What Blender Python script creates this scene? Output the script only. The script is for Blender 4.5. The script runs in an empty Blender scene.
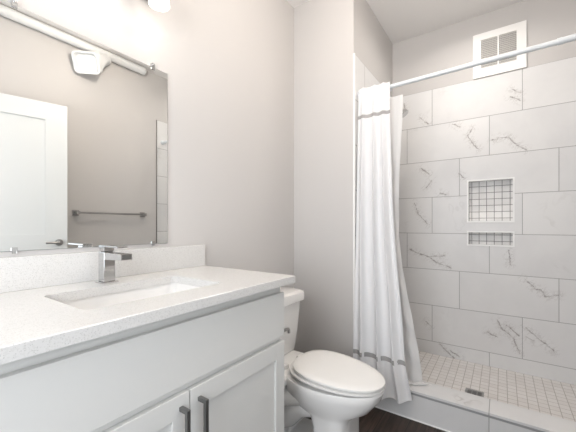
import bpy, bmesh, math, random
from mathutils import Vector, Matrix

random.seed(4)
scene = bpy.context.scene
PI = math.pi

# ------------------------------------------------------------------ camera
CAM_H = 1.17
cam_data = bpy.data.cameras.new('camera')
cam = bpy.data.objects.new('camera', cam_data)
scene.collection.objects.link(cam)
cam_data.sensor_width = 36.0
cam_data.lens = 36.0 * 308.05 / 576.0
cam_data.shift_y = (225.2 - 216.0) / 576.0
cam_data.clip_start = 0.02
cam.location = (0, 0, CAM_H)
cam.rotation_euler = (PI / 2, 0, 0.606308 - PI / 2)
scene.camera = cam

# ------------------------------------------------------------------ world, exposure
world = bpy.data.worlds.new('world')
scene.world = world
world.use_nodes = True
world.node_tree.nodes['Background'].inputs[0].default_value = (0.86, 0.93, 1.0, 1)
world.node_tree.nodes['Background'].inputs[1].default_value = 1.0
scene.view_settings.view_transform = 'Standard'
scene.view_settings.look = 'None'
scene.view_settings.exposure = 1.05
scene.view_settings.gamma = 1.0
scene.view_settings.use_curve_mapping = False


def area(name, loc, rot, sx, sy, power, col):
    d = bpy.data.lights.new(name, 'AREA')
    d.shape = 'RECTANGLE'
    d.size = sx
    d.size_y = sy
    d.energy = power
    d.color = col
    o = bpy.data.objects.new(name, d)
    o.location = loc
    o.rotation_euler = rot
    scene.collection.objects.link(o)
    return o


# added fill light behind the camera, set in a made-up window frame
area('rear_fill', (-.835, .40, 1.42), (PI / 2, 0, -PI / 2), 1.0, 1.3, 15.0, (0.90, 0.945, 1.0))
# added fill light outside the open doorway behind the camera
area('doorway_fill', (0.0, -0.80, 1.12), (PI / 2, 0, PI), 0.75, 2.0, 7.0, (0.93, 0.96, 1.0))
LAMP_WARM = (1.0, 0.90, 0.80)
DOWN_COL = (1.0, 0.95, 0.90)
VANITY_W = .22
SHOWER_W = 2.3
FILL_GLOBE_E = 27.0

# ------------------------------------------------------------------ materials


def mat_new(name):
    m = bpy.data.materials.new(name)
    m.use_nodes = True
    return m, m.node_tree.nodes, m.node_tree.links, m.node_tree.nodes['Principled BSDF']


def rgb(h):
    v = [int(h[i:i + 2], 16) / 255 for i in (0, 2, 4)]
    return tuple(c / 12.92 if c <= .04045 else ((c + .055) / 1.055) ** 2.4 for c in v) + (1,)


def simple(name, col, rough=.5, metal=0., spec=.5, bump=0., bscale=200., vary=0., coat=0.):
    m, n, l, b = mat_new(name)
    b.inputs['Base Color'].default_value = col
    b.inputs['Roughness'].default_value = rough
    b.inputs['Metallic'].default_value = metal
    b.inputs['Specular IOR Level'].default_value = spec
    b.inputs['Coat Weight'].default_value = coat
    tc = n.new('ShaderNodeTexCoord')
    nz = n.new('ShaderNodeTexNoise')
    nz.inputs['Scale'].default_value = bscale
    nz.inputs['Detail'].default_value = 3
    l.new(tc.outputs['Object'], nz.inputs['Vector'])
    if bump:
        bp = n.new('ShaderNodeBump')
        bp.inputs['Strength'].default_value = bump
        bp.inputs['Distance'].default_value = .002
        l.new(nz.outputs['Fac'], bp.inputs['Height'])
        l.new(bp.outputs['Normal'], b.inputs['Normal'])
    if vary:
        mx = n.new('ShaderNodeMix')
        mx.data_type = 'RGBA'
        mx.inputs[6].default_value = tuple(c * (1 - vary) for c in col[:3]) + (1,)
        mx.inputs[7].default_value = tuple(min(1, c * (1 + vary)) for c in col[:3]) + (1,)
        l.new(nz.outputs['Fac'], mx.inputs[0])
        l.new(mx.outputs[2], b.inputs['Base Color'])
    return m


M = {}
M['paint'] = simple('wall_paint', (.595, .575, .56, 1), .75, spec=.25, bump=.05, bscale=350)
M['ceiling'] = simple('ceiling_paint', (.83, .81, .79, 1), .85, spec=.2, bump=.05, bscale=250)
M['trim'] = simple('white_trim', (.86, .86, .85, 1), .4)
M['cabinet'] = simple('cabinet_lacquer', (.70, .695, .675, 1), .38, bump=.01)
M['door'] = simple('door_paint', (.74, .75, .74, 1), .4)
M['porcelain'] = simple('porcelain', (.86, .845, .825, 1), .12, coat=.3)
M['seat'] = simple('seat_plastic', (.83, .815, .79, 1), .25)
M['chrome'] = simple('chrome', (.64, .64, .64, 1), .08, metal=1)
M['nickel'] = simple('brushed_nickel', (.38, .37, .36, 1), .3, metal=1, bump=.02)
M['pewter'] = simple('dark_pewter', (.22, .22, .215, 1), .35, metal=.85)
M['mirror'] = simple('mirror_silver', (.90, .91, .90, 1), .0, metal=1)
M['mirror_edge'] = simple('mirror_edge', (.30, .31, .31, 1), .3)
M['rod'] = simple('white_enamel', (.70, .735, .76, 1), .3)
M['duct'] = simple('white_duct_paint', (.73, .74, .74, 1), .45)
M['fabric'] = simple('white_fabric', (.94, .94, .95, 1), .9, spec=.1, bump=.15, bscale=900)
M['liner'] = simple('liner_vinyl', (.92, .91, .90, 1), .5, spec=.3)
for k_, tr in (('fabric', .22), ('liner', .4)):
    m_ = M[k_]
    n_, l_ = m_.node_tree.nodes, m_.node_tree.links
    tb_ = n_.new('ShaderNodeBsdfTranslucent')
    tb_.inputs[0].default_value = (.9, .9, .9, 1)
    mx_ = n_.new('ShaderNodeMixShader')
    mx_.inputs[0].default_value = tr
    l_.new(n_['Principled BSDF'].outputs[0], mx_.inputs[1])
    l_.new(tb_.outputs[0], mx_.inputs[2])
    l_.new(mx_.outputs[0], n_['Material Output'].inputs[0])
M['ribbon'] = simple('grey_ribbon', (.40, .39, .385, 1), .6, spec=.3)
M['vent'] = simple('vent_white', (.85, .84, .82, 1), .5)
M['vent_dark'] = simple('vent_recess', (.17, .165, .155, 1), .7)
M['louver'] = simple('vent_louver', (.50, .485, .46, 1), .6)
M['grout'] = simple('curb_strip_grey', (.36, .36, .36, 1), .9)  # grey of the strip below the curb cap
M['black'] = simple('dark_rubber', (.03, .03, .03, 1), .6)
M['caulk'] = simple('white_caulk', (.85, .85, .84, 1), .5)


def emissive(name, col, strength):
    m, n, l, b = mat_new(name)
    b.inputs['Base Color'].default_value = (.9, .9, .88, 1)
    b.inputs['Emission Color'].default_value = col
    b.inputs['Emission Strength'].default_value = strength
    return m


M['shade'] = emissive('frosted_glass', (1, .93, .82, 1), .2)
M['globe'] = emissive('fill_globe_glow', LAMP_WARM + (1,), FILL_GLOBE_E)
M['bulb'] = emissive('glowing_bulb', (1, .9, .75, 1), 1.0)
M['lens'] = emissive('lamp_lens', (1, .96, .9, 1), 2.0)


class NT:
    """small helper to write node maths"""

    def __init__(s, n, l):
        s.n, s.l = n, l

    def put(s, sock, v):
        if hasattr(v, 'is_linked'):
            s.l.new(v, sock)
        else:
            sock.default_value = v

    def m(s, op, a, b=None, c=None, clamp=False):
        x = s.n.new('ShaderNodeMath')
        x.operation = op
        x.use_clamp = clamp
        for i, v in enumerate((a, b, c)):
            if v is not None:
                s.put(x.inputs[i], v)
        return x.outputs[0]

    def v(s, op, a, b=None):
        x = s.n.new('ShaderNodeVectorMath')
        x.operation = op
        s.put(x.inputs[0], a)
        if b is not None:
            if op == 'SCALE':
                s.put(x.inputs[3], b)
            else:
                s.put(x.inputs[1], b)
        return x.outputs['Value'] if op in ('DOT_PRODUCT', 'LENGTH', 'DISTANCE') else x.outputs['Vector']

    def comb(s, x, y, z):
        c = s.n.new('ShaderNodeCombineXYZ')
        for i, v in enumerate((x, y, z)):
            s.put(c.inputs[i], v)
        return c.outputs[0]

    def noise(s, vec, scale, detail=2., rough=.5, col=False):
        x = s.n.new('ShaderNodeTexNoise')
        x.inputs['Scale'].default_value = scale
        x.inputs['Detail'].default_value = detail
        x.inputs['Roughness'].default_value = rough
        s.l.new(vec, x.inputs['Vector'])
        return x.outputs['Color' if col else 'Fac']

    def mix(s, f, a, b):
        x = s.n.new('ShaderNodeMix')
        x.data_type = 'RGBA'
        s.put(x.inputs[0], f)
        s.put(x.inputs[6], a)
        s.put(x.inputs[7], b)
        return x.outputs[2]

    def ramp(s, f, lo, hi):
        x = s.n.new('ShaderNodeMapRange')
        x.interpolation_type = 'SMOOTHSTEP'
        s.put(x.inputs[0], f)
        x.inputs[1].default_value = lo
        x.inputs[2].default_value = hi
        return x.outputs[0]


TILE_TOP = 2.3207
TH, TW = .3048, .6096
YJ = .6873


def marble_tile(name, horiz, u0, ztop, row_h=TH, col_w=TW, grout=.0042, veins=(), stagger=True, seed=0., rand=1.):
    """large marble-look tiles in running bond; horiz = axis of the tile rows"""
    m, n, l, b = mat_new(name)
    t = NT(n, l)
    tc = n.new('ShaderNodeTexCoord').outputs['Object']
    sp = n.new('ShaderNodeSeparateXYZ')
    l.new(tc, sp.inputs[0])
    H = sp.outputs[{'x': 0, 'y': 1}[horiz]]
    Z = sp.outputs[2]
    sgn = -1 if horiz == 'y' else 1
    rowf = t.m('DIVIDE', t.m('SUBTRACT', ztop, Z), row_h)
    row = t.m('FLOOR', rowf)
    a = t.m('DIVIDE', t.m('MULTIPLY', t.m('SUBTRACT', H, u0), sgn), col_w)
    if stagger:
        a = t.m('SUBTRACT', a, t.m('DIVIDE', t.m('SUBTRACT', 1., row), 3.))
    col = t.m('FLOOR', a)
    fu = t.m('FRACT', a)
    fv = t.m('FRACT', rowf)
    du = t.m('MULTIPLY', t.m('MINIMUM', fu, t.m('SUBTRACT', 1., fu)), col_w)
    dv = t.m('MULTIPLY', t.m('MINIMUM', fv, t.m('SUBTRACT', 1., fv)), row_h)
    d = t.m('MINIMUM', du, dv)
    g = t.m('LESS_THAN', d, grout / 2)
    # faint veining, different on every tile
    w = n.new('ShaderNodeTexWhiteNoise')
    w.noise_dimensions = '3D'
    l.new(t.comb(row, col, seed), w.inputs['Vector'])
    off = t.v('SCALE', w.outputs['Color'], 17.)
    p = t.v('ADD', tc, off)
    sq = t.v('MULTIPLY', p, (1., 1., 1.))
    warp = t.noise(sq, 2.2, 4., .6, col=True)
    p2 = t.v('ADD', p, t.v('SCALE', warp, .45))
    nz = t.noise(p2, 2.6, 3., .55)
    ridge = t.m('ABSOLUTE', t.m('SUBTRACT', nz, .5))
    vein = t.m('SUBTRACT', 1., t.ramp(ridge, .0, .02))
    patch = t.ramp(t.noise(p, 3.1, 2.), .54, .70)
    vein = t.m('MULTIPLY', t.m('MULTIPLY', vein, patch), .42 * rand)
    cloud = t.ramp(t.noise(p2, 1.7, 4., .6), .35, .75)
    base = t.mix(cloud, (.74, .735, .73, 1), (.675, .67, .67, 1))
    colr = t.mix(vein, base, (.36, .34, .32, 1))
    # the veins the photograph shows
    if veins:
        q = t.comb(0., sp.outputs[1], sp.outputs[2])
        wob = t.v('SUBTRACT', t.noise(q, 26., 6., .7, col=True), (.5, .5, .5))
        q = t.v('ADD', q, t.v('SCALE', wob, .036))
        q = t.v('MULTIPLY', q, (0., 1., 1.))
        best = None
        for line in veins:
            for (y1, z1), (y2, z2) in zip(line[:-1], line[1:]):
                A, B = Vector((0, y1, z1)), Vector((0, y2, z2))
                ba = B - A
                pa = t.v('SUBTRACT', q, tuple(A))
                h = t.m('DIVIDE', t.v('DOT_PRODUCT', pa, tuple(ba)), ba.length_squared, clamp=True)
                dd = t.v('DISTANCE', pa, t.v('SCALE', tuple(ba), h))
                best = dd if best is None else t.m('MINIMUM', best, dd)
        thick = t.m('MULTIPLY_ADD', t.noise(q, 22., 2.), .018, -.0035)
        core = t.m('SUBTRACT', 1., t.m('DIVIDE', best, t.m('MAXIMUM', thick, .0012), clamp=True))
        halo = t.m('MULTIPLY', t.m('SUBTRACT', 1., t.ramp(best, 0., .022)), .22)
        halo = t.m('MULTIPLY', halo, t.ramp(t.noise(q, 14., 2.), .35, .65))
        br = t.ramp(t.noise(q, 40., 2.), .25, .55)
        colr = t.mix(halo, colr, (.45, .42, .39, 1))
        colr = t.mix(t.m('MULTIPLY', t.m('MULTIPLY', core, br), .85), colr, (.19, .17, .16, 1))
    if veins:
        # thinner side strands that run along the main veins
        q3 = t.comb(t.m('ADD', sp.outputs[1], sp.outputs[2]), t.m('MULTIPLY', t.m('SUBTRACT', sp.outputs[1], sp.outputs[2]), .45), 0.)
        rdg = t.m('ABSOLUTE', t.m('SUBTRACT', t.noise(q3, 19., 5., .65), .5))
        c3 = t.m('SUBTRACT', 1., t.ramp(rdg, 0., .03))
        near = t.m('SUBTRACT', 1., t.ramp(best, .012, .055))
        colr = t.mix(t.m('MULTIPLY', t.m('MULTIPLY', c3, near), .36), colr, (.30, .27, .25, 1))
    colr = t.mix(g, colr, (.37, .365, .36, 1))
    l.new(colr, b.inputs['Base Color'])
    b.inputs['Specular IOR Level'].default_value = .4
    l.new(t.m('MULTIPLY_ADD', g, .5, .32), b.inputs['Roughness'])
    bp = n.new('ShaderNodeBump')
    bp.inputs['Strength'].default_value = .4
    bp.inputs['Distance'].default_value = .002
    l.new(t.ramp(d, grout * .3, grout * .8), bp.inputs['Height'])
    l.new(bp.outputs['Normal'], b.inputs['Normal'])
    return m


VEINS = [
    [(0.663, 0.960), (0.613, 0.928), (0.501, 0.900), (0.454, 0.860), (0.349, 0.818)],
    [(0.493, 0.908), (0.386, 0.915)],
    [(0.572, 1.664), (0.508, 1.606)], [(0.485, 1.553), (0.532, 1.489)], [(0.423, 1.439), (0.378, 1.420)],
    [(0.284, 1.585), (0.249, 1.549)], [(0.221, 1.883), (0.193, 1.822), (0.153, 1.769)],
    [(0.061, 1.825), (0.016, 1.834), (-0.039, 1.832), (-0.094, 1.764), (-0.146, 1.720)],
    [(0.327, 1.998), (0.277, 1.965)], [(0.193, 1.934), (0.221, 1.891)],
    [(-0.064, 2.183), (-0.111, 2.149)], [(-0.052, 2.133), (-0.111, 2.093)],
    [(-0.138, 0.776), (-0.204, 0.707), (-0.231, 0.710), (-0.256, 0.663), (-0.326, 0.679)],
    [(0.025, 0.447), (0.004, 0.398), (-0.076, 0.323), (-0.111, 0.220)],
    [(-0.030, 0.419), (-0.108, 0.355)], [(-0.144, 0.420), (-0.198, 0.374), (-0.302, 0.287)],
    [(-0.146, 0.357), (-0.192, 0.329)], [(0.093, 0.342), (0.029, 0.317)], [(0.536, 0.349), (0.495, 0.305)],
    [(0.421, 0.169), (0.313, 0.078)], [(0.350, 0.141), (0.281, 0.107)],
    [(0.625, 1.364), (0.597, 1.267), (0.520, 1.180)], [(-0.043, 0.984), (-0.052, 0.876)],
    [(0.580, 2.098), (0.516, 2.034)], [(0.714, 2.258), (0.697, 2.174)],
]
M['tile_back'] = marble_tile('marble_tile_back', 'y', YJ, TILE_TOP, veins=VEINS, rand=.35)
M['tile_side'] = marble_tile('marble_tile_side', 'x', 1.93, TILE_TOP, seed=3.)
M['tile_curb'] = marble_tile('marble_tile_curb', 'y', .055, 10.0, row_h=30., col_w=.6096, stagger=False, seed=7., rand=1.6)


def mosaic(name, pitch, axes, o=(0, 0), c1=(.74, .715, .69, 1), c2=(.62, .585, .55, 1), gr=(.40, .385, .37, 1), grout=.004):
    m, n, l, b = mat_new(name)
    t = NT(n, l)
    tc = n.new('ShaderNodeTexCoord').outputs['Object']
    sp = n.new('ShaderNodeSeparateXYZ')
    l.new(tc, sp.inputs[0])
    ids, ds = [], []
    for ax, off in zip(axes, o):
        a = t.m('DIVIDE', t.m('SUBTRACT', sp.outputs['xyz'.index(ax)], off), pitch)
        ids.append(t.m('FLOOR', a))
        f = t.m('FRACT', a)
        ds.append(t.m('MULTIPLY', t.m('MINIMUM', f, t.m('SUBTRACT', 1., f)), pitch))
    d = t.m('MINIMUM', ds[0], ds[1])
    g = t.m('LESS_THAN', d, grout / 2)
    w = n.new('ShaderNodeTexWhiteNoise')
    l.new(t.comb(ids[0], ids[1], 0.), w.inputs['Vector'])
    p = t.v('ADD', tc, t.v('SCALE', w.outputs['Color'], 9.))
    f = t.m('MULTIPLY_ADD', t.noise(p, 9., 3.), .7, t.m('MULTIPLY', w.outputs['Value'], .3))
    colr = t.mix(t.ramp(f, .25, .85), c1, c2)
    colr = t.mix(g, colr, gr)
    l.new(colr, b.inputs['Base Color'])
    l.new(t.m('MULTIPLY_ADD', g, .4, .4), b.inputs['Roughness'])
    bp = n.new('ShaderNodeBump')
    bp.inputs['Strength'].default_value = .4
    bp.inputs['Distance'].default_value = .002
    l.new(t.ramp(d, grout * .3, grout * .8), bp.inputs['Height'])
    l.new(bp.outputs['Normal'], b.inputs['Normal'])
    return m


M['mosaic_floor'] = mosaic('mosaic_floor_tile', .0508, 'xy', (2.8416, .02), c1=(.77, .745, .725, 1), c2=(.69, .655, .63, 1), gr=(.47, .44, .41, 1))
M['mosaic_niche'] = mosaic('mosaic_niche_tile', .0508, 'yz', (.024, 1.203), c1=(.86, .85, .84, 1), c2=(.74, .73, .72, 1), gr=(.22, .21, .21, 1))


def quartz():
    m, n, l, b = mat_new('speckled_quartz')
    t = NT(n, l)
    tc = n.new('ShaderNodeTexCoord').outputs['Object']
    v = n.new('ShaderNodeTexVoronoi')
    v.inputs['Scale'].default_value = 380
    l.new(tc, v.inputs['Vector'])
    sp = n.new('ShaderNodeSeparateColor')
    l.new(v.outputs['Color'], sp.inputs[0])
    dark = t.m('MULTIPLY', t.m('GREATER_THAN', sp.outputs[0], .80), t.m('LESS_THAN', v.outputs['Distance'], .45))
    c = t.mix(t.m('MULTIPLY', dark, .42), (.69, .68, .665, 1), (.34, .33, .31, 1))
    c = t.mix(t.m('MULTIPLY', t.m('LESS_THAN', sp.outputs[1], .25), .35), c, (.58, .57, .55, 1))
    l.new(c, b.inputs['Base Color'])
    b.inputs['Roughness'].default_value = .22
    return m


M['quartz'] = quartz()


def planks():
    m, n, l, b = mat_new('dark_wood_planks')
    t = NT(n, l)
    tc = n.new('ShaderNodeTexCoord').outputs['Object']
    sp = n.new('ShaderNodeSeparateXYZ')
    l.new(tc, sp.inputs[0])
    r = t.m('DIVIDE', sp.outputs[1], .15)
    row = t.m('FLOOR', r)
    fr = t.m('FRACT', r)
    w = n.new('ShaderNodeTexWhiteNoise')
    w.noise_dimensions = '1D'
    l.new(row, w.inputs['W'])
    st = t.v('ADD', t.v('MULTIPLY', tc, (2.2, 45., 1.)), t.v('SCALE', w.outputs['Color'], 30.))
    f = t.noise(st, 1.4, 6., .65)
    c = t.mix(t.ramp(f, .3, .75), (.010, .006, .0045, 1), (.075, .048, .036, 1))
    c = t.mix(t.m('MULTIPLY', w.outputs['Value'], .35), c, (.02, .013, .011, 1))
    gap = t.m('LESS_THAN', t.m('MINIMUM', fr, t.m('SUBTRACT', 1., fr)), .012)
    c = t.mix(gap, c, (.004, .003, .003, 1))
    l.new(c, b.inputs['Base Color'])
    b.inputs['Roughness'].default_value = .5
    bp = n.new('ShaderNodeBump')
    bp.inputs['Strength'].default_value = .25
    bp.inputs['Distance'].default_value = .001
    l.new(f, bp.inputs['Height'])
    l.new(bp.outputs['Normal'], b.inputs['Normal'])
    return m


M['planks'] = planks()

# ------------------------------------------------------------------ mesh helpers


def merge(bm, tmp):
    me = bpy.data.meshes.new('tmp')
    tmp.to_mesh(me)
    tmp.free()
    bm.from_mesh(me)
    bpy.data.meshes.remove(me)


def box(bm, lo, hi, bev=0., seg=2):
    t = bmesh.new()
    bmesh.ops.create_cube(t, size=1.)
    for v in t.verts:
        v.co = Vector([lo[i] + (v.co[i] + .5) * (hi[i] - lo[i]) for i in range(3)])
    if bev:
        bmesh.ops.bevel(t, geom=list(t.edges), offset=bev, segments=seg, affect='EDGES', profile=.5)
    merge(bm, t)
    return bm


def B(lo, hi, bev=0., seg=2):
    return box(bmesh.new(), lo, hi, bev, seg)


def loft(bm, rings, cap0=True, cap1=True, closed=True):
    vs = [[bm.verts.new(p) for p in r] for r in rings]
    k = len(rings[0])
    for a, c in zip(vs[:-1], vs[1:]):
        for i in range(k if closed else k - 1):
            j = (i + 1) % k
            bm.faces.new((a[i], a[j], c[j], c[i]))
    if cap0:
        bm.faces.new(list(reversed(vs[0])))
    if cap1:
        bm.faces.new(vs[-1])
    return bm


def frame_dir(d):
    d = d.normalized()
    up = Vector((0, 0, 1)) if abs(d.z) < .95 else Vector((1, 0, 0))
    a = d.cross(up).normalized()
    return a, d.cross(a).normalized()


def tube(bm, pts, r, k=20, cap=True):
    pts = [Vector(p) for p in pts]
    rs = r if isinstance(r, (list, tuple)) else [r] * len(pts)
    rings = []
    a = None
    for i, p in enumerate(pts):
        d = (pts[min(i + 1, len(pts) - 1)] - pts[max(i - 1, 0)]).normalized()
        if a is None:
            a, c = frame_dir(d)
        else:
            a = (a - d * a.dot(d)).normalized()
        c = d.cross(a)
        rings.append([p + rs[i] * (math.cos(2 * PI * j / k) * a + math.sin(2 * PI * j / k) * c) for j in range(k)])
    return loft(bm, rings, cap, cap)


def spline(pts, n=8):
    pts = [Vector(p) for p in pts]
    out = []
    for i in range(len(pts) - 1):
        p0, p1, p2, p3 = pts[max(i - 1, 0)], pts[i], pts[i + 1], pts[min(i + 2, len(pts) - 1)]
        for j in range(n):
            t = j / n
            out.append(.5 * ((2 * p1) + (-p0 + p2) * t + (2 * p0 - 5 * p1 + 4 * p2 - p3) * t * t + (-p0 + 3 * p1 - 3 * p2 + p3) * t ** 3))
    out.append(pts[-1])
    return out


def lathe(bm, prof, c, axis=(0, 0, 1), k=28, cap0=False, cap1=False):
    ax = Vector(axis).normalized()
    a, b_ = frame_dir(ax)
    c = Vector(c)
    rings = [[c + ax * h + r * (math.cos(2 * PI * j / k) * a + math.sin(2 * PI * j / k) * b_) for j in range(k)] for r, h in prof]
    return loft(bm, rings, cap0, cap1)


def rrect(cx, cy, hx, hy, r, z, k=6):
    out = []
    for sx, sy, a0 in ((1, 1, 0), (-1, 1, 90), (-1, -1, 180), (1, -1, 270)):
        for i in range(k + 1):
            a = math.radians(a0 + 90 * i / k)
            out.append(Vector((cx + sx * (hx - r) + r * math.cos(a), cy + sy * (hy - r) + r * math.sin(a), z)))
    return out


ORIGIN = {}


def link(o):
    scene.collection.objects.link(o)
    return o


def obj(name, bm, m, parent=None, origin=None, smooth=None, kind=None):
    """link bm (built in world coordinates) as ONE mesh object"""
    if parent is not None:
        org = ORIGIN[parent.name]
    else:
        org = Vector(origin) if origin is not None else Vector((0, 0, 0))
    bmesh.ops.recalc_face_normals(bm, faces=list(bm.faces))
    for v in bm.verts:
        v.co -= org
    me = bpy.data.meshes.new(name)
    bm.to_mesh(me)
    bm.free()
    me.materials.append(M[m] if isinstance(m, str) else m)
    if smooth is not None:
        me.shade_smooth()
        me.set_sharp_from_angle(angle=math.radians(smooth))
    o = link(bpy.data.objects.new(name, me))
    if parent is not None:
        o.parent = parent
    else:
        o.location = org
    ORIGIN[o.name] = org
    if kind:
        o['kind'] = kind
    return o


def thing(name, label, cat, loc, group=None):
    o = link(bpy.data.objects.new(name, None))
    o.empty_display_size = .1
    o.location = loc
    ORIGIN[o.name] = Vector(loc)
    return tag(o, label, cat, group)


def tag(o, label, cat, group=None):
    o['label'] = label
    o['category'] = cat
    if group:
        o['group'] = group
    return o


def struct(name, bm, m, parent=None, smooth=None):
    return obj(name, bm, m, parent, kind='structure' if parent is None else None, smooth=smooth)


def copy_thing(src, loc, label):
    """copy of a thing with copies of its parts and sub-parts"""
    r = link(src.copy())
    r.location = loc
    r['label'] = label
    for ch in list(src.children):
        c = link(ch.copy())
        c.parent = r
        for g in list(ch.children):
            d = link(g.copy())
            d.parent = c
    return r


def sheet_holes(rect, holes, thick, place):
    """flat panel rect=(a0,b0,a1,b1) with rectangular holes; place(a,b,t) -> world point"""
    A = sorted({rect[0], rect[2], *[h[0] for h in holes], *[h[2] for h in holes]})
    C = sorted({rect[1], rect[3], *[h[1] for h in holes], *[h[3] for h in holes]})
    bm = bmesh.new()
    V = {}

    def vert(i, j, s):
        if (i, j, s) not in V:
            V[i, j, s] = bm.verts.new(place(A[i], C[j], thick * s))
        return V[i, j, s]

    def solid(i, j):
        if not (0 <= i < len(A) - 1 and 0 <= j < len(C) - 1):
            return False
        a, c = (A[i] + A[i + 1]) / 2, (C[j] + C[j + 1]) / 2
        return not any(h[0] < a < h[2] and h[1] < c < h[3] for h in holes)
    for i in range(len(A) - 1):
        for j in range(len(C) - 1):
            if not solid(i, j):
                continue
            q = [(i, j), (i + 1, j), (i + 1, j + 1), (i, j + 1)]
            for s in (0, 1):
                bm.faces.new([vert(*p, s) for p in q])
            for (di, dj), (p, r) in zip(((0, -1), (1, 0), (0, 1), (-1, 0)), zip(q, q[1:] + q[:1])):
                if not solid(i + di, j + dj):
                    bm.faces.new([vert(*p, 0), vert(*r, 0), vert(*r, 1), vert(*p, 1)])
    return bm


# ------------------------------------------------------------------ the room
CEIL = 2.82
YV = 1.297       # vanity wall
YO = -.53        # opposite wall
XN = 1.95        # alcove wall beside the toilet, and front of the shower
YS = .817        # shower side wall
XB = 2.8416      # tiled face of the shower's back wall
XF = -.85        # wall behind

struct('floor', B((XF - .1, YO - .9, -.06), (XN + .01, YV + .1, 0)), 'planks')
struct('ceiling', B((XF - .1, YO - .1, CEIL), (XB + .12, YV + .1, CEIL + .08)), 'ceiling')
struct('wall_left', B((XF - .1, YV, 0), (XN + .1, YV + .1, CEIL)), 'paint')
WY0, WY1, WZ0, WZ1 = -.12, .92, .75, 2.09
struct('wall_front', sheet_holes((YO, 0, YV, CEIL), [(WY0, WZ0, WY1, WZ1)], .1, lambda a, c, s: (XF - s, a, c)), 'paint')
fill_frame = struct('added_window_frame', sheet_holes((WY0 - .06, WZ0 - .06, WY1 + .06, WZ1 + .06), [(WY0, WZ0, WY1, WZ1)], .016, lambda a, c, s: (XF + .016 - s, a, c)), 'trim')  # made-up window frame around the rear fill light, out of view
obj('added_pane', B((XF - .05, WY0, WZ0), (XF - .04, WY1, WZ1)), 'trim', fill_frame)
struct('wall_alcove', B((XN, YS, 0), (XB + .11, YV, CEIL)), 'paint')
DX0, DX1, DH = -.42, .345, 2.15
struct('wall_right', sheet_holes((XF, 0, XB + .11, CEIL), [(DX0, -1e-9, DX1, DH)], .1, lambda a, c, s: (a, YO - s, c)), 'paint')

NICHES = [(-.079, 1.192, .228, 1.529), (-.079, 1.008, .228, 1.124)]   # y0 z0 y1 z1, outer edge of the frames
NH = [(y0 + .004, z0 + .004, y1 - .004, z1 - .004) for y0, z0, y1, z1 in NICHES]
struct('wall_back', sheet_holes((YO - .05, 0, YS + .02, CEIL), NH, .018, lambda a, c, s: (XB + .007 + s, a, c)), 'paint')
SF = .08         # top of the shower floor
struct('trim_1', sheet_holes((YO, SF - .02, YS, TILE_TOP), NH, .0072, lambda a, c, s: (XB + s, a, c)), 'tile_back')
struct('trim_2', B((XN + .006, YS - .008, SF - .02), (XB, YS + .002, TILE_TOP)), 'tile_side')
struct('trim_3', B((XN + .006, YO - .002, SF - .02), (XB, YO + .008, TILE_TOP)), 'tile_side')
# white metal edge profile where the tile stops, and a darker strip opposite
struct('trim_4', B((XN - .001, YS - .010, .177), (XN + .007, YS + .003, TILE_TOP + .003), .001), 'trim')
struct('trim_5', B((XN - .001, YO - .003, .177), (XN + .007, YO + .010, TILE_TOP + .003), .001), 'nickel')
struct('shower_floor', B((XN + .10, YO, .0), (XB + .01, YS, SF)), 'mosaic_floor')
# curb : tiled face and cap, dark grey strip below the cap, caulk at the floor
cb = struct('shower_curb', B((XN, YO, 0), (XN + .15, YS, .160)), 'tile_curb')
obj('curb_cap', B((XN - .004, YO, .163), (XN + .155, YS, .177), .001), 'tile_curb', cb)
obj('cap_strip', B((XN - .001, YO, .150), (XN + .148, YS, .164)), 'grout', cb)
obj('caulk', B((XN - .006, YO, 0), (XN + .002, YS, .007), .002), 'caulk', cb)

# door casing
cs = bmesh.new()
for yy in ((YO, YO + .014), (YO - .114, YO - .1)):
    box(cs, (DX0 - .06, yy[0], 0), (DX0, yy[1], DH + .06), .003)
    box(cs, (DX1, yy[0], 0), (DX1 + .06, yy[1], DH + .06), .003)
    box(cs, (DX0, yy[0], DH), (DX1, yy[1], DH + .06), .003)
struct('trim_6', cs, 'trim')
bb = bmesh.new()
box(bb, (XF, YO, 0), (DX0 - .06, YO + .014, .10), .003)
box(bb, (DX1 + .06, YO, 0), (XN - .007, YO + .014, .10), .003)
struct('baseboard_right', bb, 'trim')
struct('baseboard_alcove', B((XN - .014, YS + .01, 0), (XN, YV - .014, .10), .003), 'trim')
struct('baseboard_left', B((1.06, YV - .014, 0), (XN - .014, YV, .10), .003), 'trim')

# open door leaf, two recessed panels
HX, HY = .362, -.490
ang = math.atan2(.0935, .386)
dv = Vector((math.cos(ang), math.sin(ang), 0))
nv = Vector((-math.sin(ang), math.cos(ang), 0))     # faces the mirror
DWID, DTOP, DT = .695, 2.134, .035


def leaf_pt(a, z, s):
    """a along the leaf, s depth from the outer face"""
    return Vector((HX, HY, 0)) + dv * a + nv * (.004 + DT - s) + Vector((0, 0, z)) - nv * DT + nv * 0.0


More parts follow.
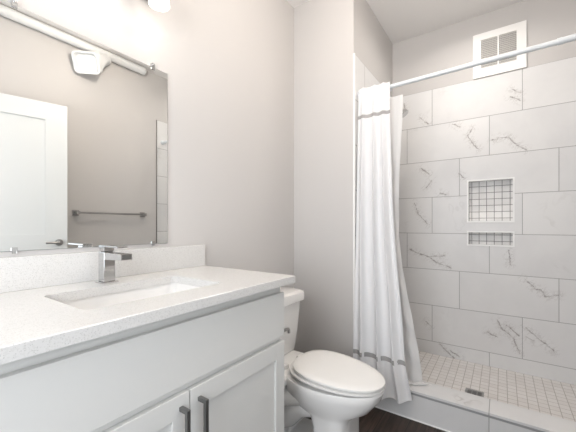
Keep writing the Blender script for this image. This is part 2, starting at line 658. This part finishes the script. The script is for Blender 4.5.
PAN = [(.142, .14, DWID - .142, .92), (.142, 1.098, DWID - .142, DTOP - .135)]
lf = sheet_holes((0, .012, DWID, DTOP), PAN, DT, lambda a, c, s: leaf_pt(a, c, s))
door = struct('door_1', lf, 'door')
for p in PAN:
    q = bmesh.new()
    loft(q, [[leaf_pt(p[0], p[1], s), leaf_pt(p[2], p[1], s), leaf_pt(p[2], p[3], s), leaf_pt(p[0], p[3], s)] for s in (.010, DT - .010)])
    obj('door_panel', q, 'door', door)
hd = bmesh.new()
hc = leaf_pt(DWID - .055, 1.032, 0)
lathe(hd, [(0.001, 0), (.027, 0), (.027, .008), (.012, .010), (.012, .04), (0.001, .042)], hc, nv, 24)
tube(hd, spline([hc + nv * .038, hc + nv * .045 - dv * .02, hc + nv * .045 - dv * .085], 5), .0085, 12)
obj('door_handle', hd, 'nickel', door, smooth=40)
hb = bmesh.new()
for z in (.25, 1.1, 1.95):
    tube(hb, [leaf_pt(-.006, z - .045, -.002), leaf_pt(-.006, z + .045, -.002)], .007, 12)
obj('hinge', hb, 'nickel', door, smooth=40)

# ------------------------------------------------------------------ vanity
VC = .572
VX0, VX1 = .103, 1.043
YD = .742          # face of the doors
YC = .762          # face of the carcass
ZC = .959          # top of the counter
van = thing('vanity_cabinet', 'white shaker vanity cabinet with two doors and dark bar pulls under the sink', 'cabinet', (VC, 1.02, 0))
cx = bmesh.new()
box(cx, (VX0, YC, .10), (VX0 + .018, YV - .004, ZC - .0305), .001)
box(cx, (VX1 - .018, YC, .0), (VX1, YV - .004, ZC - .0305), .001)
box(cx, (VX0 + .018, YC + .02, .10), (VX1 - .018, YV - .004, .118))
box(cx, (VX0 + .018, YV - .016, .118), (VX1 - .018, YV - .004, .70))
box(cx, (VX0 + .018, YC, .875), (VX1 - .018, YC + .02, ZC - .0305))
box(cx, (VX0 + .018, YC, .66), (VX1 - .018, YC + .02, .74))
box(cx, (VX0 + .018, YC, .10), (VX1 - .018, YC + .02, .135))
box(cx, (VC - .025, YC, .135), (VC + .025, YC + .02, .66))
obj('carcass', cx, 'cabinet', van)
obj('toe_kick', B((VX0, YC + .06, 0), (VX1 - .02, YC + .078, .10)), 'cabinet', van)
obj('drawer_front', B((VX0, YD, .714), (VX1, YC - .001, .893), .002), 'cabinet', van)


def shaker(x0, x1, z0, z1):
    s = .056
    bm = bmesh.new()
    box(bm, (x0, YD, z0), (x0 + s, YC - .001, z1), .0015)
    box(bm, (x1 - s, YD, z0), (x1, YC - .001, z1), .0015)
    box(bm, (x0 + s - .001, YD + .0002, z1 - .064), (x1 - s + .001, YC - .001, z1), .001)
    box(bm, (x0 + s - .001, YD + .0002, z0), (x1 - s + .001, YC - .001, z0 + .064), .001)
    box(bm, (x0 + s - .004, YD + .009, z0 + .06), (x1 - s + .004, YC - .003, z1 - .06))
    return bm


for x0, x1, hx in ((VX0, VC - .002, VC - .031), (VC + .002, VX1, VC + .033)):
    d = obj('door', shaker(x0, x1, .112, .692), 'cabinet', van)
    h = bmesh.new()
    zt = .660
    box(h, (hx - .006, YD - .036, zt - .165), (hx + .006, YD - .025, zt), .001)
    box(h, (hx - .006, YD - .026, zt - .012), (hx + .006, YD, zt), .001)
    box(h, (hx - .006, YD - .026, zt - .165), (hx + .006, YD, zt - .153), .001)
    obj('handle', h, 'pewter', d)

# countertop with the rectangular cut-out
CX0, CX1, CY0, CY1 = .065, 1.079, .711, YV - .001
SX0, SX1, SY0, SY1 = .338, .790, .842, 1.130
top = thing('countertop', 'white speckled quartz vanity countertop with low backsplash', 'countertop', (VC, 1.0, ZC - .03))
inner = rrect((SX0 + SX1) / 2, (SY0 + SY1) / 2, (SX1 - SX0) / 2, (SY1 - SY0) / 2, .022, 0, 8)
icx, icy = (SX0 + SX1) / 2, (SY0 + SY1) / 2
outer = []
for p in inner:
    dx, dy = p.x - icx, p.y - icy
    ts = []
    if dx:
        ts.append(((CX1 if dx > 0 else CX0) - icx) / dx)
    if dy:
        ts.append(((CY1 if dy > 0 else CY0) - icy) / dy)
    t = min(x for x in ts if x > 0)
    outer.append(Vector((icx + dx * t, icy + dy * t, 0)))
for c in ((CX0, CY0), (CX1, CY0), (CX0, CY1), (CX1, CY1)):
    i = min(range(len(outer)), key=lambda k: (outer[k].x - c[0]) ** 2 + (outer[k].y - c[1]) ** 2)
    outer[i] = Vector((c[0], c[1], 0))


def inset(p, e):
    return Vector((min(max(p.x, CX0 + e), CX1 - e), min(max(p.y, CY0 + e), CY1 - e), 0))


def zz(ring, z):
    return [Vector((p.x, p.y, z)) for p in ring]


bmc = bmesh.new()
e = .002
rings = [zz(inner, ZC - .03), zz(inner, ZC), zz([inset(p, e) for p in outer], ZC), zz(outer, ZC - e), zz(outer, ZC - .03), zz(inner, ZC - .03)]
loft(bmc, rings, False, False)
bmesh.ops.remove_doubles(bmc, verts=bmc.verts, dist=1e-5)
obj('slab', bmc, 'quartz', top)
obj('backsplash', B((CX0, YV - .021, ZC), (CX1 - .001, YV - .001, 1.068), .0015), 'quartz', top)

sink = thing('sink', 'white rectangular undermount sink set in the quartz countertop', 'sink', (icx, icy, ZC - .19))
bms = bmesh.new()
prof = [(.030, .0), (.004, .0), (.004, -.02), (.0, -.05), (-.012, -.092), (-.045, -.110), (-.11, -.117)]
hx, hy = (SX1 - SX0) / 2, (SY1 - SY0) / 2
zt = ZC - .0305
R = []
for o_, dz in prof:
    R.append(rrect(icx, icy, hx + o_, hy + o_, max(.02, .03 - o_ * .3), zt + dz, 8))
R2 = [rrect(icx, icy, hx + o_ + .012, hy + o_ + .012, max(.02, .04 - o_ * .3), zt + dz - .01, 8) for o_, dz in prof[1:]]
R2.reverse()
# close the bowl : inside face, floor, then the outer shell back up to the rim
loft(bms, R, False, True)
loft(bms, [R2[0]] + R2[1:] + [rrect(icx, icy, hx + .030, hy + .030, .03, zt - .010, 8), R[0]], True, False)
bmesh.ops.remove_doubles(bms, verts=bms.verts, dist=1e-5)
obj('basin', bms, 'porcelain', sink, smooth=50)
obj('drain', lathe(bmesh.new(), [(.001, .004), (.016, .004), (.018, .001), (.023, .001), (.024, -.004)], (icx, icy + .02, zt - .1175), k=24), 'chrome', sink, smooth=40)

# faucet
FX, FY = .5545, 1.200
fau = thing('faucet', 'square chrome single lever faucet behind the sink', 'faucet', (FX, FY, ZC))
obj('base_plate', B((FX - .029, FY - .029, ZC), (FX + .029, FY + .029, ZC + .005), .001), 'chrome', fau)
obj('body', B((FX - .020, FY - .022, ZC + .005), (FX + .020, FY + .022, ZC + .113), .002), 'chrome', fau)
sp_ = bmesh.new()
vs = []
for y, z0, z1 in ((FY - .0215, ZC + .086, ZC + .112), (FY - .1400, ZC + .091, ZC + .111)):
    vs.append([Vector((FX - .0185, y, z0)), Vector((FX + .0185, y, z0)), Vector((FX + .0185, y, z1)), Vector((FX - .0185, y, z1))])
loft(sp_, vs)
so = obj('spout', sp_, 'chrome', fau)
obj('aerator', B((FX - .0150, FY - .1415, ZC + .094), (FX + .0150, FY - .1402, ZC + .108)), 'pewter', so)
lv = bmesh.new()
box(lv, (FX - .018, FY - .018, ZC + .116), (FX + .018, FY + .018, ZC + .130), .001)
box(lv, (FX - .019, FY - .112, ZC + .131), (FX + .019, FY + .022, ZC + .137), .0015)
obj('lever', lv, 'chrome', fau)
obj('neck', B((FX - .014, FY - .014, ZC + .113), (FX + .014, FY + .014, ZC + .116)), 'pewter', fau)

# mirror
MX0, MX1, MZ0, MZ1 = .236, .868, 1.086, 1.882
mir = thing('mirror', 'frameless rectangular wall mirror above the vanity backsplash', 'mirror', (VC, YV - .006, MZ0))
obj('backing', B((MX0, YV - .0055, MZ0), (MX1, YV - .0005, MZ1)), 'mirror_edge', mir)
obj('glass', B((MX0 + .0012, YV - .0066, MZ0 + .0012), (MX1 - .0012, YV - .0056, MZ1 - .0012)), 'mirror', mir)
for x in (.313, .793):
    for z, s in ((MZ1, 1), (MZ0, -1)):
        c = bmesh.new()
        box(c, (x - .008, YV - .0105, z - s * .007 - .005), (x + .008, YV - .0068, z - s * .007 + .005), .001)
        if s > 0:
            box(c, (x - .008, YV - .0105, z - .002), (x + .008, YV - .0002, z + .016), .001)
            lathe(c, [(.001, .003), (.0035, .002), (.004, 0)], (x, YV - .0105, z + .009), (0, -1, 0), 12)
        else:
            box(c, (x - .006, YV - .0105, z - .008), (x + .006, YV - .0068, z + .003), .001)
        obj('clip', c, 'chrome', mir)

# vanity light, three frosted shades, above the mirror
LX, LZ = .555, 2.205
van_l = thing('vanity_light', 'warm glowing wall light bar with frosted glass shades above the mirror', 'light', (LX, YV, LZ))
obj('backplate', B((LX - .27, YV - .025, LZ - .04), (LX + .27, YV - .0005, LZ + .04), .004), 'nickel', van_l)
SHADES = (LX - .19, LX, LX + .19)
for x in SHADES:
    a = bmesh.new()
    tube(a, spline([(x, YV - .024, LZ), (x, YV - .09, LZ + .015), (x, YV - .125, LZ), (x, YV - .13, LZ - .02)], 6), .008, 12)
    lathe(a, [(.001, .0), (.022, .0), (.022, -.02), (.001, -.02)], (x, YV - .13, LZ - .01))
    obj('arm', a, 'nickel', van_l, smooth=40)
    s = bmesh.new()
    lathe(s, [(.022, -.026), (.030, -.035), (.040, -.07), (.042, -.122), (.039, -.122), (.037, -.07), (.027, -.038), (.020, -.029)], (x, YV - .13, LZ), k=32)
    obj('shade', s, 'shade', van_l, smooth=50)
    obj('bulb', lathe(bmesh.new(), [(.001, -.03), (.010, -.034), (.012, -.045), (.022, -.062), (.022, -.074), (.012, -.088), (.001, -.092)], (x, YV - .13, LZ), k=20), 'bulb', van_l, smooth=60)
    ld = bpy.data.lights.new('vanity_bulb', 'POINT')
    ld.energy = VANITY_W
    ld.color = LAMP_WARM
    ld.shadow_soft_size = .03
    lo = link(bpy.data.objects.new('vanity_bulb', ld))
    lo.location = (x, YV - .13, LZ - .14)


def downlight(x, y, label, power, spread, r=.075):
    t = thing('recessed_light', label, 'light', (x, y, CEIL))
    obj('trim_ring', lathe(bmesh.new(), [(r, -.001), (r + .018, -.001), (r + .018, -.006), (r, -.008), (r, -.001)], (x, y, CEIL), k=36), 'trim', t, smooth=40)
    obj('lens', lathe(bmesh.new(), [(.001, -.001), (r - .001, -.001), (r - .001, -.004), (.001, -.004)], (x, y, CEIL), k=36), 'lens', t)
    d = bpy.data.lights.new('downlight', 'AREA')
    d.shape = 'DISK'
    d.size = r * 2
    d.energy = power
    d.color = DOWN_COL
    d.spread = math.radians(spread)
    o = link(bpy.data.objects.new('downlight', d))
    o.location = (x, y, CEIL - .010)


downlight(2.33, .16, 'round recessed ceiling light over the tiled shower', SHOWER_W, 155)
GX, GY = 1.12, .36  # unseen lamp added to brighten the ceiling and upper walls
gl = thing('added_fill_lamp', 'added round glowing fill lamp under the ceiling, out of view', 'light', (GX, GY, CEIL))
obj('canopy', lathe(bmesh.new(), [(.001, -.001), (.065, -.001), (.06, -.02), (.012, -.03), (.012, -.12), (.03, -.125), (.03, -.14), (.001, -.14)], (GX, GY, CEIL), k=32), 'nickel', gl, smooth=40)
obj('globe', lathe(bmesh.new(), [(.002, .1)] + [(.1 * math.sin(PI * i / 20), .1 * math.cos(PI * i / 20)) for i in range(1, 20)] + [(.002, -.1)], (GX, GY, CEIL - .235), k=32), 'globe', gl, smooth=80)

# ------------------------------------------------------------------ toilet
TX = 1.428
toi = thing('toilet', 'white two piece toilet with closed lid beside the vanity', 'toilet', (TX, .86, 0))


def egg(cy, yf, yb, hw, z, nf=2.0, nb=2.6, k=48):
    """closed outline: front (towards -y) rounder, back squarer"""
    out = []
    for i in range(k):
        a = 2 * PI * i / k
        c, s = math.cos(a), math.sin(a)
        n = nf if s < 0 else nb
        x = TX + hw * math.copysign(abs(c) ** (2 / n), c)
        y = cy + (cy - yf if s < 0 else yb - cy) * math.copysign(abs(s) ** (2 / n), s)
        out.append(Vector((x, y, z)))
    return out


bw = bmesh.new()
loft(bw, [egg(.70, .597, .765, .133, z, 3.6, 6.) if z < .2 else None for z in (0, .01, .10, .19)] +
     [egg(.70, .590, .79, .133, .243, 3.2, 5.), egg(.73, .560, .86, .140, .264, 2.6, 4.), egg(.745, .507, .93, .155, .293, 2.3, 3.2), egg(.75, .488, .955, .164, .318, 2.1, 2.8), egg(.75, .462, .955, .174, .352, 2.05, 2.6), egg(.75, .453, .96, .178, .385, 2.05, 2.6), egg(.75, .458, .955, .174, .3945, 2.05, 2.6)])
# rear shelf that carries the tank
box(bw, (TX - .17, .90, .345), (TX + .17, 1.20, .398), .018, 3)
loft(bw, [[Vector((TX + sx * w, y, z)) for sx, y in ((-1, .93), (1, .93), (1, yb), (-1, yb))] for w, yb, z in ((.085, 1.10, .02), (.075, 1.10, .20), (.11, 1.16, .30), (.16, 1.19, .36))])
# foot flange and exposed trapway
loft(bw, [rrect(TX, .90, .112 - i, .21 - i, .06, z, 6) for i, z in ((0, 0), (0, .035), (.012, .055), (.04, .07))])
for s in (-1, 1):
    tube(bw, spline([(TX + s * .07, .78, .26), (TX + s * .085, .86, .235), (TX + s * .085, .93, .165), (TX + s * .07, 1.0, .12), (TX + s * .05, 1.06, .06)], 6), [.055] * 25, 20)
    tube(bw, spline([(TX + s * .11, .80, .32), (TX + s * .115, .93, .275), (TX + s * .105, 1.03, .25), (TX + s * .08, 1.10, .24)], 6), [.045] * 19, 20)
bowl = obj('bowl', bw, 'porcelain', toi, smooth=40)
for s in (-1, 1):
    obj('bolt_cap', lathe(bmesh.new(), [(.016, .0), (.016, .012), (.010, .020), (.001, .022)], (TX + s * .088, .97, .055), k=16), 'porcelain', toi, smooth=50)


def tilted(rings, k):
    for r in rings:
        for p in r:
            p.z += (p.y - .455) * k
    return rings


st = bmesh.new()
loft(st, tilted([egg(.735, .460, .92, .168, .396, 2.05, 2.5), egg(.735, .449, .93, .177, .4005, 2.05, 2.5), egg(.735, .449, .93, .177, .408, 2.05, 2.5), egg(.735, .457, .925, .170, .412, 2.05, 2.5)], .05))
obj('seat', st, 'seat', toi, smooth=40)
ld_ = bmesh.new()
loft(ld_, tilted([egg(.726, .459, .90, .164, .4155, 2.06, 2.5), egg(.726, .447, .91, .174, .4195, 2.06, 2.5), egg(.726, .448, .91, .173, .427, 2.06, 2.5), egg(.726, .456, .903, .166, .431, 2.06, 2.5),
                  egg(.726, .49, .88, .137, .434, 2.06, 2.5), egg(.726, .60, .82, .06, .436, 2.06, 2.5)], .06))
obj('lid', ld_, 'seat', toi, smooth=40)
for s in (-1, 1):
    obj('hinge', B((TX + s * .075 - .022, .945, .397), (TX + s * .075 + .022, .972, .422), .006, 3), 'seat', toi, smooth=40)
tk = bmesh.new()
loft(tk, [rrect(TX + .012, 1.14, w, d, .045, z, 8) for w, d, z in ((.175, .080, .398), (.185, .087, .41), (.202, .095, .52), (.222, .103, .697))])
tank = obj('tank', tk, 'porcelain', toi, smooth=40)
tl = bmesh.new()
loft(tl, [rrect(TX + .012, 1.137, w + .004, d, .05, z, 8) for w, d, z in ((.226, .108, .698), (.240, .118, .704), (.241, .119, .742), (.236, .114, .755), (.218, .096, .762))])
obj('tank_lid', tl, 'porcelain', toi, smooth=40)
fl = bmesh.new()
lathe(fl, [(.001, 0), (.016, 0), (.016, .007), (.008, .009), (.008, .02), (.001, .02)], (TX, 1.042, .562), (0, -1, 0), 20)
tube(fl, spline([(TX, 1.024, .566), (TX + .037, 1.021, .568), (TX + .053, 1.022, .560), (TX + .055, 1.022, .540)], 5), [.008] * 16, 12)
obj('flush_lever', fl, 'nickel', toi, smooth=40)

# ------------------------------------------------------------------ shower fittings
RX, RZ = 2.02, 2.066
rod = thing('shower_rod', 'white tension shower curtain rod across the shower opening', 'curtain rod', (RX, (YS + YO) / 2, RZ))
pl = bmesh.new()
tube(pl, [(RX, YS - .02, RZ), (RX, -.24, RZ + .014)], .0135, 20)
tube(pl, [(RX, -.235, RZ + .014), (RX, YO + .02, RZ + .022)], .0155, 20)
obj('pole', pl, 'rod', rod, smooth=40)
obj('collar', tube(bmesh.new(), [(RX, -.228, RZ + .0138), (RX, -.246, RZ + .0142)], .0168, 20), 'rod', rod, smooth=40)
for y, s, ez in ((YS - .0085, -1, RZ), (YO + .0085, 1, RZ + .022)):
    obj('end_cap', lathe(bmesh.new(), [(.001, 0), (.024, 0), (.024, .010), (.017, .022), (.001, .022)], (RX, y, ez), (0, s, 0), 24), 'rod', rod, smooth=40)


def smooth_step(a, b_, x):
    t = min(1, max(0, (x - a) / (b_ - a)))
    return t * t * (3 - 2 * t)


def curtain_pt(s, z, off=0.):
    """s 0..1 across the gathered curtain from the wall side; z height"""
    t = (2.085 - z) / (2.085 - .10)            # 0 top .. 1 hem
    y0 = .802
    y1 = .588 - .03 * smooth_step(.0, .5, t) - .085 * smooth_step(.35, .95, t) - .045 * smooth_step(.86, 1., t)
    warp = .022 * math.sin(2 * PI * s * 1.3 + .6) * t
    y = y0 + (y1 - y0) * (s + warp * math.sin(PI * s))
    amp = .010 + .013 * smooth_step(.02, .5, t)
    ph = 2 * PI * 3.3 * s + .7 * math.sin(1.6 * t + 1.) + .5 * math.sin(9 * s)
    x = 1.994 - .10 * t - .012 * smooth_step(.8, 1., t)
    x += .85 * amp * math.sin(ph) + .15 * amp * math.sin(1.9 * ph + 1.3 + 1.2 * t)
    y += .4 * amp * math.cos(ph) * math.sin(PI * s)
    if z < .14:
        x -= .0
    return Vector((x - off, y, z))


def grid_sheet(bm, f, us, zs, thick=.0012):
    rows = [[f(u, z) for u in us] for z in zs]
    vs = [[bm.verts.new(p) for p in r] for r in rows]
    fs = []
    for a, c in zip(vs[:-1], vs[1:]):
        for i in range(len(us) - 1):
            fs.append(bm.faces.new((a[i], a[i + 1], c[i + 1], c[i])))
    bm.normal_update()
    n, m_ = len(zs), len(us)
    back = [[bm.verts.new(v.co - v.normal * thick) for v in r] for r in vs]
    for i in range(n - 1):
        for j in range(m_ - 1):
            bm.faces.new((back[i][j], back[i + 1][j], back[i + 1][j + 1], back[i][j + 1]))
    rim = [(0, j) for j in range(m_)] + [(i, m_ - 1) for i in range(1, n)] + [(n - 1, j) for j in range(m_ - 2, -1, -1)] + [(i, 0) for i in range(n - 2, 0, -1)]
    for (a, b_), (c, d) in zip(rim, rim[1:] + rim[:1]):
        bm.faces.new((vs[a][b_], back[a][b_], back[c][d], vs[c][d]))
    return bm


NU = 120
US = [i / NU for i in range(NU + 1)]
cur = thing('shower_curtain', 'white fabric shower curtain with grey ribbon bands gathered at the wall', 'curtain', (1.96, .68, 2.06))


def hem_z(u):
    return .122 + .014 * math.sin(u * 19 + 1) * .6 + .012 * math.sin(u * 8)


ZS = [2.092 - i * (2.092 - .10) / 90 for i in range(91)]


def cur_f(u, z):
    if z < .35:       # uneven hem
        z = .35 + (z - .35) * (.35 - hem_z(u)) / .25
    return curtain_pt(u, z)


obj('panel', grid_sheet(bmesh.new(), cur_f, US, ZS), 'fabric', cur, smooth=80)
for za, zb in ((1.886, 1.908), (.328, .355)):
    obj('ribbon', grid_sheet(bmesh.new(), lambda u, z: curtain_pt(u, z, .0022), US, [za + (zb - za) * i / 4 for i in range(5)]), 'ribbon', cur, smooth=80)
hm = obj('rod_pocket', grid_sheet(bmesh.new(), lambda u, z: Vector((RX + .019 - .0 * u, .800 + (.588 - .800) * u, z)), US, [2.045 + .04 * i / 5 for i in range(6)]), 'fabric', cur, smooth=80)

# clear-white liner hanging inside the curb
lin = thing('shower_liner', 'plain white shower liner hanging inside the curtain onto the curb', 'curtain', (2.05, .6, 2.0))


def liner_pt(u, z):
    t = (2.04 - z) / (2.04 - .19)
    y0 = .79
    ye = .522 + .028 * smooth_step(.0, .38, t) - .005 * smooth_step(.45, .6, t) - .122 * smooth_step(.5, 1., t) - .012 * smooth_step(.85, 1, t)
    y = y0 + (ye - y0) * u
    a = .004 + .012 * smooth_step(.1, .6, t)
    x = 2.052 + .012 * t + a * math.sin(2 * PI * 4 * u + 1.5 * t) * (1 - .5 * u)
    x += .006 * t * math.sin(31 * z + 14 * u)
    return Vector((x, y, z))


LZS = [2.012 - i * (2.012 - .182) / 80 for i in range(81)]
obj('sheet', grid_sheet(bmesh.new(), liner_pt, US[::2], LZS, .0009), 'liner', lin, smooth=80)
fold = bmesh.new()
grid_sheet(fold, lambda u, z: Vector((1.972 + .085 * u, .50 - .10 * u * z - .03 * (1 - z) - .05 * u, .1795 + .014 * abs(math.sin(3.1 * z * PI + 2 * u)) * (1 - .4 * u) + .004 * u)), [i / 14 for i in range(15)], [i / 20 for i in range(21)], .0009)
obj('puddled_hem', fold, 'liner', lin, smooth=80)

sh = thing('showerhead', 'chrome showerhead on its arm just past the curtain edge', 'showerhead', (2.40, YS - .008, 2.09))
obj('flange', lathe(bmesh.new(), [(.001, 0), (.028, 0), (.026, .008), (.010, .012), (.001, .012)], (2.40, YS - .0082, 2.09), (0, -1, 0), 24), 'chrome', sh, smooth=40)
obj('arm', tube(bmesh.new(), spline([(2.40, YS - .015, 2.09), (2.40, .74, 2.092), (2.40, .665, 2.073), (2.40, .632, 2.045)], 6), .0085, 14), 'chrome', sh, smooth=40)
hdir = Vector((0, -.62, -.78))
obj('head', lathe(bmesh.new(), [(.001, 0), (.012, 0), (.014, .018), (.034, .045), (.036, .058), (.033, .061), (.001, .061)], (2.40, .636, 2.049), hdir, 28), 'chrome', sh, smooth=40)

# niches
for nm, (y0, z0, y1, z1), lab in (('shower_niche', NICHES[0], 'tall mosaic lined niche with white frame in the shower back wall'),
                                  ('shower_niche', NICHES[1], 'low slot shaped mosaic niche just below the tall niche')):
    n_ = thing(nm, lab, 'niche', (XB + .05, (y0 + y1) / 2, z0), 'niches in the shower wall')
    fr = sheet_holes((y0, z0, y1, z1), [(y0 + .011, z0 + .011, y1 - .011, z1 - .011)], .010, lambda a, c, s: (XB - .003 + s, a, c))
    obj('frame', fr, 'trim', n_)
    k = .0095
    pn = bmesh.new()
    loft(pn, [[Vector((x, y, z)) for y, z in ((y0 + k, z0 + k), (y1 - k, z0 + k), (y1 - k, z1 - k), (y0 + k, z1 - k))] for x in (XB + .004, XB + .088)], False, False)
    loft(pn, [[Vector((x, y, z)) for y, z in ((y0 + .005, z0 + .005), (y1 - .005, z0 + .005), (y1 - .005, z1 - .005), (y0 + .005, z1 - .005))] for x in (XB + .005, XB + .094)], False, False)
    obj('side_lining', pn, M['trim'] if False else 'porcelain', n_)
    bk = B((XB + .084, y0 + .006, z0 + .006), (XB + .093, y1 - .006, z1 - .006))
    bo = obj('mosaic_back', bk, 'mosaic_niche', n_, origin=None)

# floor drain
DXc, DYc = 2.318, .145
dr = thing('floor_drain', 'small square metal drain grate in the shower floor mosaic', 'drain', (DXc, DYc, SF))
g = sheet_holes((DXc - .052, DYc - .052, DXc + .052, DYc + .052), [(DXc - .044, DYc - .044, DXc + .044, DYc + .044)], .004, lambda a, c, s: (a, c, SF + .0008 + .004 - s))
obj('frame', g, 'nickel', dr)
obj('pan', B((DXc - .044, DYc - .044, SF + .0006), (DXc + .044, DYc + .044, SF + .0012)), 'black', dr)
hs = []
for i in range(6):
    for j in range(3):
        a = DXc - .040 + i * .0136
        b0 = DYc - .040 + j * .028
        hs.append((a, b0, a + .0075, b0 + .023))
obj('grate', sheet_holes((DXc - .044, DYc - .044, DXc + .044, DYc + .044), hs, .002, lambda a, c, s: (a, c, SF + .0040 - s)), 'nickel', dr)

# exhaust vent high on the shower wall
VY0, VY1, VZ0, VZ1 = -.149, .186, 2.322, 2.664
vt = thing('wall_vent', 'square white exhaust vent above the shower wall tile', 'vent', (XB, (VY0 + VY1) / 2, VZ0))
op = [(-.091, 2.392, .017, 2.612), (.026, 2.392, .132, 2.612)]
obj('frame', sheet_holes((VY0, VZ0, VY1, VZ1), op, .016, lambda a, c, s: (XB - .010 + s, a, c)), 'vent', vt)
for y0, z0, y1, z1 in op:
    gr = bmesh.new()
    n1, n2 = 16, 10
    for i in range(n1):
        z = z0 + (i + .5) * (z1 - z0) / n1
        box(gr, (XB - .007, y0 - .001, z - .0042), (XB - .001, y1 + .001, z + .0042))
    for i in range(1, n2):
        y = y0 + i * (y1 - y0) / n2
        box(gr, (XB - .0075, y - .0012, z0), (XB - .0065, y + .0012, z1))
    obj('louver_grille', gr, 'louver', vt)
obj('recess', B((XB + .0012, VY0 + .02, VZ0 + .02), (XB + .0058, VY1 - .02, VZ1 - .02)), 'vent_dark', vt)

# ------------------------------------------------------------------ opposite wall (seen in the mirror)
tb = thing('towel_bar', 'brushed nickel towel bar with square posts on the wall opposite the mirror', 'towel bar', (1.48, YO, 1.28))
for x in (1.172, 1.79):
    p = bmesh.new()
    box(p, (x - .026, YO + .0005, 1.254), (x + .026, YO + .009, 1.306), .002)
    box(p, (x - .014, YO + .009, 1.266), (x + .014, YO + .068, 1.294), .002)
    obj('post', p, 'nickel', tb)
obj('bar', B((1.186, YO + .046, 1.272), (1.776, YO + .062, 1.288), .001), 'nickel', tb)

du = thing('air_duct', 'white painted round duct with flared outlet along the ceiling', 'duct', (1.0, -.49, 2.815))
pp = bmesh.new()
tube(pp, [(XF + .01, -.483, 2.775), (1.775, -.483, 2.775)], .037, 28)
obj('pipe', pp, 'duct', du, smooth=40)
obj('end_cap', lathe(bmesh.new(), [(.0385, -.03), (.0385, .0), (.034, .012), (.020, .022), (.001, .026)], (1.778, -.483, 2.775), (1, 0, 0), 28, True), 'duct', du, smooth=40)
for x in (.45, .98, 1.55):
    obj('clamp_ring', tube(bmesh.new(), [(x - .008, -.483, 2.775), (x + .008, -.483, 2.775)], .0382, 28), 'duct', du, smooth=40)
ot = bmesh.new()
c0, c1 = Vector((1.41, -.475, 2.735)), Vector((1.205, -.405, 2.59))
NM = Vector((-.62, .62, -.42)).normalized()
HA = NM.cross(Vector((0, 0, 1))).normalized()
HB = HA.cross(NM).normalized()
N0 = Vector((-.8, .2, -.5)).normalized()


def boot(t, ha, hb, r, push=0.):
    c = c0.lerp(c1, t) + NM * push
    n = N0.lerp(NM, t).normalized()
    a = n.cross(Vector((0, 0, 1))).normalized()
    b_ = a.cross(n)
    return [c + a * p.x + b_ * p.y for p in rrect(0, 0, ha, hb, r, 0, 6)]


loft(ot, [boot(0, .05, .05, .049), boot(.3, .058, .056, .045), boot(.65, .082, .072, .04), boot(.84, .092, .076, .035), boot(.85, .102, .086, .035), boot(1.0, .104, .088, .035), boot(1.0, .092, .076, .03), boot(1., .078, .062, .03, -.03)])
obj('outlet', ot, 'duct', du, smooth=35)
